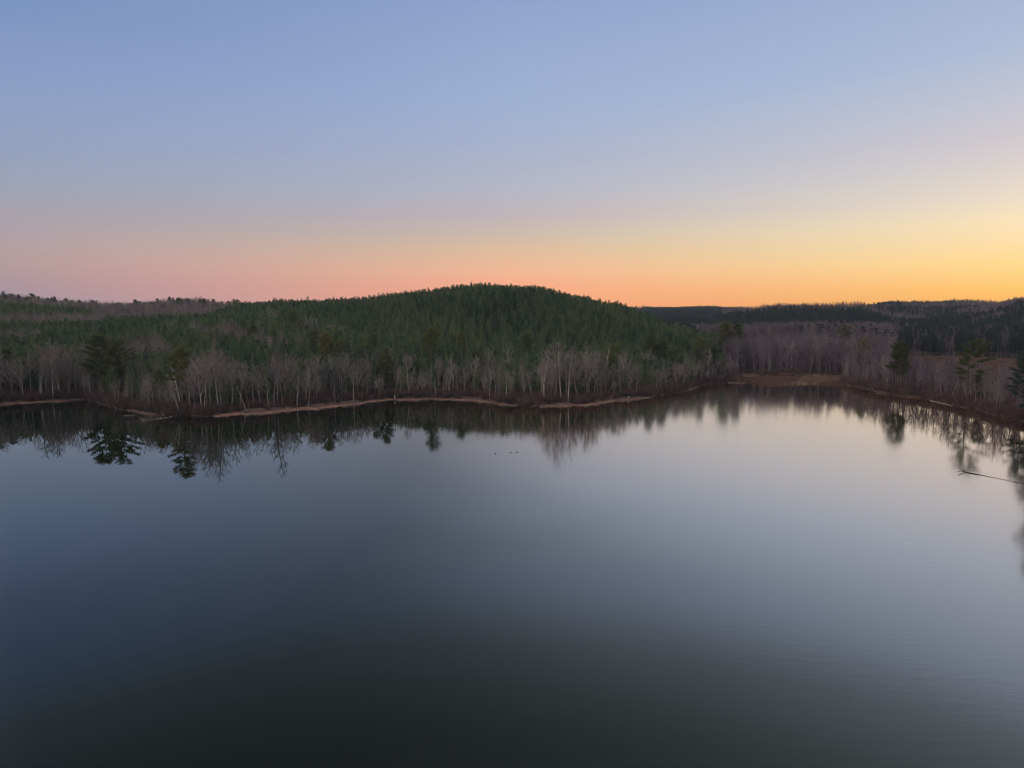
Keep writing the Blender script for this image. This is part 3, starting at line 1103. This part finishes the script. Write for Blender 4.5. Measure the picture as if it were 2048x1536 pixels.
def lattice(r0, r1, t0, t1, sp):
    """jittered rows over a sector"""
    xs = np.arange(-r1, r1, sp)
    ys = np.arange(0, r1, sp)
    X, Y = np.meshgrid(xs, ys)
    X, Y = X.ravel(), Y.ravel()
    c, s = math.cos(.35), math.sin(.35)
    Xr, Yr = X * c - Y * s, X * s + Y * c
    X, Y = np.concatenate([Xr]), np.concatenate([Yr])
    X = X + rng.uniform(-.38, .38, len(X)) * sp
    Y = Y + rng.uniform(-.38, .38, len(Y)) * sp
    r = np.hypot(X, Y)
    t = np.arctan2(X, Y)
    m = (r > r0) & (r < r1) & (t > t0) & (t < t1)
    return X[m], Y[m]


def lat_full(r0, r1, t0, t1, sp):
    a, b = lattice(r0, r1, t0, t1, sp)
    # the rotated half plane misses one corner: fill from the mirrored rows
    X, Y = np.meshgrid(np.arange(-r1, r1, sp), np.arange(-r1, 0, sp))
    X, Y = X.ravel(), Y.ravel()
    c, s = math.cos(.35), math.sin(.35)
    Xr, Yr = X * c - Y * s, X * s + Y * c
    Xr += rng.uniform(-.38, .38, len(Xr)) * sp
    Yr += rng.uniform(-.38, .38, len(Yr)) * sp
    r, t = np.hypot(Xr, Yr), np.arctan2(Xr, Yr)
    m = (r > r0) & (r < r1) & (t > t0) & (t < t1)
    return np.concatenate([a, Xr[m]]), np.concatenate([b, Yr[m]])


def cull(x, y, ztop, margin=7.0):
    """leave out trees that stand wholly behind nearer ground and trees"""
    r = np.hypot(x, y)
    th = np.arctan2(x, y)
    b = ((th + math.pi) / R(.25)).astype(int)
    o = np.argsort(r)
    hi = np.full(b.max() + 2, -9.)
    keep = np.zeros(len(x), bool)
    tt = (ztop - H) / r
    for i in o:
        if tt[i] > hi[b[i]] - margin / r[i]:
            keep[i] = True
        if tt[i] > hi[b[i]]:
            hi[b[i]] = tt[i]
    return keep


def lowf(x, y, s=1.0):
    return np.sin(x * .021 * s + 2 * np.sin(y * .013 * s)) * np.sin(y * .027 * s + 1.3 + np.sin(x * .017 * s))


T0, T1 = R(-44), R(46)
X1, Y1 = lat_full(240, 700, T0, T1, 2.65)
X2, Y2 = lat_full(700, 1250, T0, T1, 5.0)
X3, Y3 = lat_full(1250, 2000, R(-8), T1, 8.0)
X = np.concatenate([X1, X2, X3])
Y = np.concatenate([Y1, Y2, Y3])
th, rs = shore_r(X, Y)
U = u_of(th)
r = np.hypot(X, Y)
S = r - rs
Zg = ground(X, Y)
lf = lowf(X, Y) + rng.normal(0, .12, len(X))
lf2 = lowf(X + 300, Y + 77, 2.3) + rng.normal(0, .2, len(X))
rnd = rng.random(len(X))
# kind: 0 none, 1 young pine, 2 bare, 3 old/tall pine
K = np.ones(len(X), int)
belt_s = np.interp(U, DEPTH_U + [1500, 2600], DEPTH_S + [60, 60])
K[S < belt_s - 4] = 0
cl_ = np.sin(X * .13 + 2 * np.sin(Y * .09)) * np.sin(Y * .17 + 1 + np.sin(X * .07))
K[(S < belt_s - 4) & (S > 13) & (cl_ < -.3) & (U < 1480)] = 1
K[(S < belt_s - 4) & (S > 6) & (rng.random(len(X)) < np.where(U < 520, .42, .2)) & (U < 1480)] = 1
left = U < 470
lb = left & ((r > 640 + lf * 12) | ((U < 215) & (r > 462 + lf * 18) & (r < 552 + lf * 18)) | ((U >= 190) & (r > 500 + lf * 25)))
K[lb] = 2
K[left & (r > 720) & (rnd < .08)] = 3
K[left & (r < 420) & (lf2 > .45)] = 2
mixb = (U > 440) & (U < 700) & (r < 400) & (lf2 > .55 + (U - 440) / 700)
K[mixb] = 2
hillback = (U > 470) & (U < 1380) & (r > 640)
K[hillback] = np.where(lf2[hillback] > 0, 2, 1)
cove = (U >= 1478 - (r < 420) * 30) & (U < 1800)
cove |= (U > 1370) & (U < 1480) & (r > 445)
cove |= (U > 1290) & (U < 1400) & (r > 520)
K[cove] = 2
K[cove & (r < rs + 30) & (U > 1478)] = 0
K[cove & (r > 800 + lf * 60)] = 1
K[cove & (r > 470) & (lf2 > .75)] = 3
K[(U > 1440) & (U < 1800) & (r > 1000) & (lf > -.2)] = 2
mead = (U > 1785 + lf * 10)
K[mead & (r < 565)] = 0
K[mead & (S < 62) & (S > 6) & (rnd < .35)] = 0
K[mead & (r >= 565) & (r < 700)] = np.where(rnd[mead & (r >= 565) & (r < 700)] < .22, 2, 3)
K[mead & (r >= 700)] = np.where(lf2[mead & (r >= 700)] > .25, 2, 3)
K[(U > 1780) & (r > 900) & (lf > 0.0)] = 2
K[(K == 1) & (r > 640) & (U > 1250)] = 3
# thin the denser lattice where the trees are big
K[(S < belt_s - 4) & (K == 2) & (U < 1480)] = 0
K[S < 9] = 0
K[(r < 700) & (K == 3) & (rng.random(len(X)) > .30)] = 0
K[(r < 700) & (K == 2) & (rng.random(len(X)) > .48)] = 0
gap = (K == 1) & (rng.random(len(X)) < .04)
K[gap] = 0
ht = np.where(K == 1, rng.normal(1, .09, len(X)) * 9 * np.where(r > 700, 1.3, 1), np.where(K == 2, rng.uniform(8, 13, len(X)), np.where(r < 700, rng.uniform(14, 19, len(X)), rng.uniform(9, 13, len(X)))))
ht = np.where((K == 2) & (U > 1400) & (r < 700), rng.uniform(14, 20, len(X)), ht)
ht = np.where((r > 680) & (r < 900) & (U < 470), np.where(K == 3, rng.uniform(11, 16, len(X)), rng.uniform(10, 14.5, len(X))), ht)
dist_old = np.full(len(X), 99.)
for ox, oy in old_xy:
    dist_old = np.minimum(dist_old, np.hypot(X - ox, Y - oy))
K[dist_old < 1.8] = 0
m = K > 0
X, Y, Zg, K, ht, r, U, S = (a[m] for a in (X, Y, Zg, K, ht, r, U, S))
kp = cull(X, Y, Zg + ht * .92)
X, Y, Zg, K, ht, r, U, S = (a[kp] for a in (X, Y, Zg, K, ht, r, U, S))

# the nearest young pines in view are things of their own
yi = np.where((K == 1) & (U > 0) & (U < 2048) & (r < 420))[0]
yi = yi[np.argsort(r[yi] + (U[yi] < 470) * 30)][:230]
young_src = []
for c, i in enumerate(yi):
    k = c % len(YOUNG)
    o = bpy.data.objects.new('young_pine', YOUNG[k])
    COL.objects.link(o)
    o.location = (X[i], Y[i], Zg[i] - .15)
    sc = ht[i] / 9.0
    o.scale = (sc, sc, sc)
    o.rotation_euler = (0, 0, float(rng.uniform(0, 6.28)))
    tag(o, 'small dense green pine in the front rows of the plantation behind the bare trees', 'young pine', 'young pines in the front rows of the plantation')
    if c < len(YOUNG):
        young_src.append([o])
sel = K == 1
sel[yi] = False
n = sel.sum()
instancer('pine_forest', np.stack([X, Y, Zg - .15], 1)[sel], rng.uniform(0, 6.28, n), ht[sel] / 9.0, rng.integers(0, len(young_src), n), young_src,
          'dark green mass of small pines covering the hill and slopes')

src_bare = []
seen = set()
for o in COL.objects:
    if o.name.startswith('bare_tree'):
        ch = sorted(o.children, key=lambda q: not q.name.startswith('trunk'))
        me = ch[0].data.name
        if me not in seen:
            seen.add(me)
            src_bare.append(tuple(ch))
src_h = [next(b[2] for b in BARE + MAUVE if b[0] == s[0].data) for s in src_bare]
bx = [(p[0], p[1], gz(p[0], p[1]) - .1, tall_at(p[2]) * random.choice([random.uniform(.7, 1.0), random.uniform(.5, .8)])) for p in rest]
sel = K == 2
bpos = np.concatenate([np.array([b[:3] for b in bx]), np.stack([X, Y, Zg - .1], 1)[sel]])
bh = np.concatenate([np.array([b[3] for b in bx]), ht[sel]])
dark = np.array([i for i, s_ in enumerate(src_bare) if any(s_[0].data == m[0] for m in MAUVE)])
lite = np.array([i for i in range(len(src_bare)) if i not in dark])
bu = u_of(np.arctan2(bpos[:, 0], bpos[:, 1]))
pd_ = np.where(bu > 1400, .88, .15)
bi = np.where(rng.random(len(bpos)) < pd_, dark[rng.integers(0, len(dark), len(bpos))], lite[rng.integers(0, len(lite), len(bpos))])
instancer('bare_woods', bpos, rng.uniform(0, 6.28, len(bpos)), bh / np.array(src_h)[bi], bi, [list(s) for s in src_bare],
          'grey mauve mass of leafless woods behind the shore and on far slopes')

src_old = []
for k in range(len(OLD)):
    o = next(o for o in COL.objects if o.name.startswith('old_pine') and any(q.data == OLD[k][0] for q in o.children))
    src_old.append(list(o.children))
sel = K == 3
n = sel.sum()
oi_ = np.where(U[sel] > 1250, rng.integers(6, 8, n), rng.integers(0, len(src_old), n))
instancer('distant_pine_woods', np.stack([X, Y, Zg - .1], 1)[sel], rng.uniform(0, 6.28, n), ht[sel] / np.array([o[2] for o in OLD])[oi_], oi_, src_old,
          'dark wall of tall pines beyond the meadow and on far ridges')

# ---- shrubs, grass
SHR = []
for i, (u, s, lab) in enumerate([(236, 4, 'reddish leafless shrub at the inner corner left of the muddy point'),
                                 (812, 5, 'reddish leafless shrub at the water edge right of the white post'),
                                 (1130, 6, 'reddish leafless shrub at the front of the rounded headland')]):
    rr_ = float(shore_r(math.sin(theta_of(u)), math.cos(theta_of(u)))[1]) + s
    o = shrub_mesh(1.5 + .4 * i, 1.2 + .3 * i).build('leafless_shrub', M['shrub'])
    o.location = at(u, rr_)
    tag(o, lab, 'shrub')
    SHR.append([o])
sp = []
for (u0, u1, s0, s1, n_) in ((-250, 1480, 0, 5, 3000), (-250, 1480, 1, 18, 4200), (-250, 1480, 14, 46, 2600), (1690, 2500, 0, 5, 1500), (1690, 2500, 1, 12, 1700), (1690, 2500, 8, 70, 2600), (1400, 1800, 26, 60, 1500)):
    t0, t1 = theta_of(u0), theta_of(u1)
    tt = rng.uniform(t0, t1, n_)
    ss = rng.uniform(s0, s1, n_)
    uu = u_of(tt)
    ok = ss > np.where(np.interp(uu, CLAY_U, CLAY_W) < .5, -.1, np.interp(uu, BEACH_U, BEACH_W) * .95 + .3) + .25
    rr_ = shore_r(np.sin(tt), np.cos(tt))[1] + ss
    sp.append(np.stack([np.sin(tt) * rr_, np.cos(tt) * rr_], 1)[ok])
sp = np.concatenate(sp)
sz = ground(sp[:, 0], sp[:, 1])
instancer('undergrowth', np.column_stack([sp, sz - .05]), rng.uniform(0, 6.28, len(sp)), rng.uniform(.45, 1.5, len(sp)), rng.integers(0, 3, len(sp)), SHR,
          'reddish brown leafless brush under the trees along the bank')

g1 = grass_mesh(.8, 1.0).build('grass_clump', M['grass'])
g1.location = at(1500, 352)
tag(g1, 'tan dead grass clump at the left end of the marsh', 'grass clump')
g2 = grass_mesh(1.0, 1.3, 60).build('grass_clump', M['sage'])
g2.location = at(1850, 330)
tag(g2, 'russet dead grass clump at the near edge of the meadow', 'grass clump')
gp, gi_ = [], []
tt = rng.uniform(theta_of(1470), theta_of(1705), 8200)
ss = rng.uniform(.3, 30, 8200)
rr_ = shore_r(np.sin(tt), np.cos(tt))[1] + ss
x, y = np.sin(tt) * rr_, np.cos(tt) * rr_
ln = lowf(x * 4, y * 4)
band = ss > 0
gp.append(np.stack([x, y], 1)[band])
gi_.append(np.where(ln[band] > .15, 0, 1))
tt = rng.uniform(theta_of(1770), theta_of(2150), 9000)
rr_ = np.sqrt(rng.uniform(300**2, 570**2, 9000))
gp.append(np.stack([np.sin(tt) * rr_, np.cos(tt) * rr_], 1))
gi_.append(np.ones(9000, int))
gp, gi_ = np.concatenate(gp), np.concatenate(gi_)
sz = ground(gp[:, 0], gp[:, 1])
instancer('dead_grass', np.column_stack([gp, sz]), rng.uniform(0, 6.28, len(gp)), rng.uniform(.5, 1.3, len(gp)), gi_, [[g1], [g2]],
          'tan and russet dead grass on the marsh and the meadow')


ST = []
for i, (u, lab) in enumerate(((446, 'small broken branch lying on the left end of the clay beach'), (1172, 'small broken branch lying on the headland beach'))):
    mb = MB()
    q = wander(Vector((-.9, 0, .06)), Vector((1, 0, .1)), 1.9, 5, .16, 0)
    mb.tube(q, [.07, .06, .05, .04, .03, .02], 4)
    for k in range(7):
        p, d_ = pick(q, random.uniform(.2, 1))
        t = p + (d_ + rv(.9) + Vector((0, 0, .3))).normalized() * random.uniform(.3, .9)
        mb.tube([p, t], [.025, .012], 3)
    o = mb.build('dead_branch', M['log'])
    rr_ = float(shore_r(math.sin(theta_of(u)), math.cos(theta_of(u)))[1]) + 2
    o.location = at(u, rr_)
    tag(o, lab, 'branch')
    ST.append([o])
tt = np.concatenate([rng.uniform(theta_of(-250), theta_of(1480), 620), rng.uniform(theta_of(1690), theta_of(2300), 160)])
ss = rng.exponential(.9, len(tt)) - .35
rr_ = shore_r(np.sin(tt), np.cos(tt))[1] + ss
x, y = np.sin(tt) * rr_, np.cos(tt) * rr_
zz = np.maximum(ground(x, y), -.02)
instancer('driftwood_debris', np.column_stack([x, y, zz]), rng.uniform(0, 6.28, len(x)), rng.uniform(.25, 1.1, len(x)) ** 1.5, rng.integers(0, 2, len(x)), ST,
          'scattered sticks and driftwood bits along the waterline')


# ------------------------------------------------------------------ small things on the shore and the water
def log(name, a, b, r0, r1, m, lab, cat, limbs=0, za=.12, zb=.15, n=9, jit=.02, lim=1.2):
    (x0, y0), (x1, y1) = a, b
    c = Vector(((x0 + x1) / 2, (y0 + y1) / 2, 0))
    o = empty(name, c)
    A, B = Vector((x0, y0, za)) - c, Vector((x1, y1, zb)) - c
    ln = (B - A).length
    pts_ = [A.lerp(B, i / n) + Vector((random.gauss(0, jit), random.gauss(0, jit), random.gauss(0, .01))) * ln * .5 for i in range(n + 1)]
    mb = MB()
    mb.tube(pts_, [r0 + (r1 - r0) * i / n for i in range(n + 1)], 7)
    mb.build('trunk', m, o)
    if limbs:
        lb_ = MB()
        for k in range(limbs):
            p, d_ = pick(pts_, random.uniform(.45, 1))
            q = wander(p, d_ + rv(.9) + Vector((0, 0, .5)), lim * random.uniform(.6, 1.5), 3, .2, .02)
            lb_.tube(q, [.05, .04, .028, .015], 3)
            for j in range(5):
                p2, d2 = pick(q, random.uniform(.3, 1))
                t = p2 + (d2 + rv(.7)).normalized() * lim * .4
                lb_.strip(p2, t, .02, .01, (t - p2).cross(rv()).normalized())
        lb_.build('limb', m, o)
    tag(o, lab, cat)
    return o


W = on_water
log('fallen_log', W(233, 818), W(302, 829), .22, .14, M['log'], 'long pale log lying along the waterline left of the muddy point', 'log', 3)
log('fallen_log', W(356, 831), W(300, 842), .20, .09, M['log'], 'pale fallen tree reaching into the water off the muddy point', 'log', 22, lim=1.6)
log('fallen_log', W(248, 831.5), W(272, 831), .10, .07, M['log'], 'short thin pole floating left of the fallen tree', 'log')
log('fallen_log', W(322, 836), W(288, 843.5), .12, .05, M['log'], 'brushy treetop in the water at the tip of the fallen tree', 'log', 40, lim=2.0)
log('fallen_log', W(1238, 799.5), W(1300, 795.5), .16, .10, M['log'], 'straight pale driftwood pole at the waterline right of the headland', 'log')
log('fallen_log', W(1010, 810), W(976, 808), .12, .05, M['shrub'], 'grey sunken brush heap off the left end of the headland', 'brush', 34, lim=1.5)
log('fallen_log', W(1060, 815), W(1072, 812.5), .09, .05, M['log'], 'small pale stick poking out in front of the headland', 'log', 4)
log('fallen_log', W(1030, 813), W(985, 806), .13, .10, M['log'], 'thin log half under the bank behind the sunken brush', 'log')
log('fallen_log', W(1455, 765.5), W(1490, 766.5), .12, .08, M['log'], 'short pale log in the shallows left of the marsh', 'log')
log('fallen_log', W(1760, 789), W(1716, 764), .14, .08, M['log'], 'grey pole leaning off the bank left of the layered pine', 'log', 5, za=.2, zb=2.8)
log('fallen_log', W(1862, 802), W(1905, 812), .14, .08, M['log'], 'brown log along the right bank below the layered pine', 'log')

# long half sunken log and its thin tail in the open water at the right
o = empty('sunken_log', (*W(1990, 955), 0))
c = o.location.copy()
ln = [(1919, 941.5), (1930, 944), (1942, 947), (1960, 950), (1990, 956), (2020, 962), (2050, 968), (2090, 975), (2130, 981)]
pp = [Vector((*W(a, b), .06)) - c for a, b in ln]
mb = MB()
mb.tube(pp, [.02, .06, .10, .05, .03, .03, .04, .06, .08], 8)
mb.build('trunk', M['darklog'], o)
for k in range(4):
    mb = MB()
    q = wander(pp[1] + rv(.2), Vector((-1, .5, .25)) + rv(.3), random.uniform(.8, 1.8), 3, .2, 0)
    mb.tube(q, [.05, .04, .03, .015], 4)
    mb.build('limb', M['darklog'], o)
tag(o, 'long thin dark log floating in open water near the right edge', 'log')

# white post and its short twin
for (u, s, h_, lab) in ((788, 1.2, 1.3, 'small white post at the water edge in the bay'), (1259, 1.5, .55, 'short pale post beside the driftwood pole')):
    rr_ = float(shore_r(math.sin(theta_of(u)), math.cos(theta_of(u)))[1]) + s
    o = empty('marker_post', at(u, rr_))
    mb = MB()
    mb.tube([Vector((0, 0, -.3)), Vector((0, 0, h_)), Vector((0, 0, h_ + .08))], [.11, .11, .05], 8)
    mb.build('post', M['paint'], o)
    mb = MB()
    mb.tube([Vector((0, 0, -.3)), Vector((0, 0, .12)), Vector((0, 0, .2))], [.26, .24, .14], 8)
    mb.build('footing', M['log'], o)
    tag(o, lab, 'post')


# three ducks on the water
def duck_mesh():
    prof_ = [(-.30, .10, .01), (-.26, .10, .04), (-.18, .07, .09), (-.06, .05, .125), (.06, .05, .13), (.15, .08, .10), (.19, .14, .062),
             (.205, .20, .045), (.215, .25, .052), (.24, .275, .055), (.275, .27, .042), (.30, .255, .022), (.345, .245, .018), (.365, .243, .008)]
    mb = MB()
    mb.tube([Vector((x, 0, z)) for x, z, _ in prof_], [q for *_, q in prof_], 10)
    return mb.mesh('duck', M['duck'])


dm = duck_mesh()
dm.polygons.foreach_set('use_smooth', np.ones(len(dm.polygons), bool))
for u, v, rz, lab in ((991, 907.5, 2.9, 'small dark duck on the water, left one of three'), (1021, 905.5, .3, 'small dark duck on the water, middle one of three'),
                      (1034, 904.5, .1, 'small dark duck on the water, right one of three')):
    o = bpy.data.objects.new('duck', dm)
    COL.objects.link(o)
    o.location = (*W(u, v), 0)
    o.rotation_euler = (0, 0, rz)
    o.scale = (.75, .75, .75)
    tag(o, lab, 'duck', 'ducks swimming on the lake')
print('TREES', len(near), 'bare stuff', len(bpos), 'young', int((K == 1).sum()), 'old stuff', n)

# thin evening air
hz = bpy.data.meshes.new('haze')
x0, x1, y0, y1, z0, z1 = -2600, 2600, -2600, 3000, -9, 85
hz.from_pydata([(x, y, z) for z in (z0, z1) for x, y in ((x0, y0), (x1, y0), (x1, y1), (x0, y1))], [],
               [(0, 3, 2, 1), (4, 5, 6, 7), (0, 1, 5, 4), (1, 2, 6, 5), (2, 3, 7, 6), (3, 0, 4, 7)])
hm = bpy.data.materials.new('evening_air')
hm.use_nodes = True
hn = hm.node_tree
hn.nodes.remove(hn.nodes['Principled BSDF'])
pv = hn.nodes.new('ShaderNodeVolumePrincipled')
pv.inputs['Color'].default_value = (.72, .80, .95, 1)
pv.inputs['Density'].default_value = .00007
hn.links.new(pv.outputs[0], hn.nodes['Material Output'].inputs['Volume'])
hz.materials.append(hm)
ho = bpy.data.objects.new('haze', hz)
COL.objects.link(ho)
tag(ho, 'thin blue evening haze over the lake and the far ridges', None, None, 'stuff')
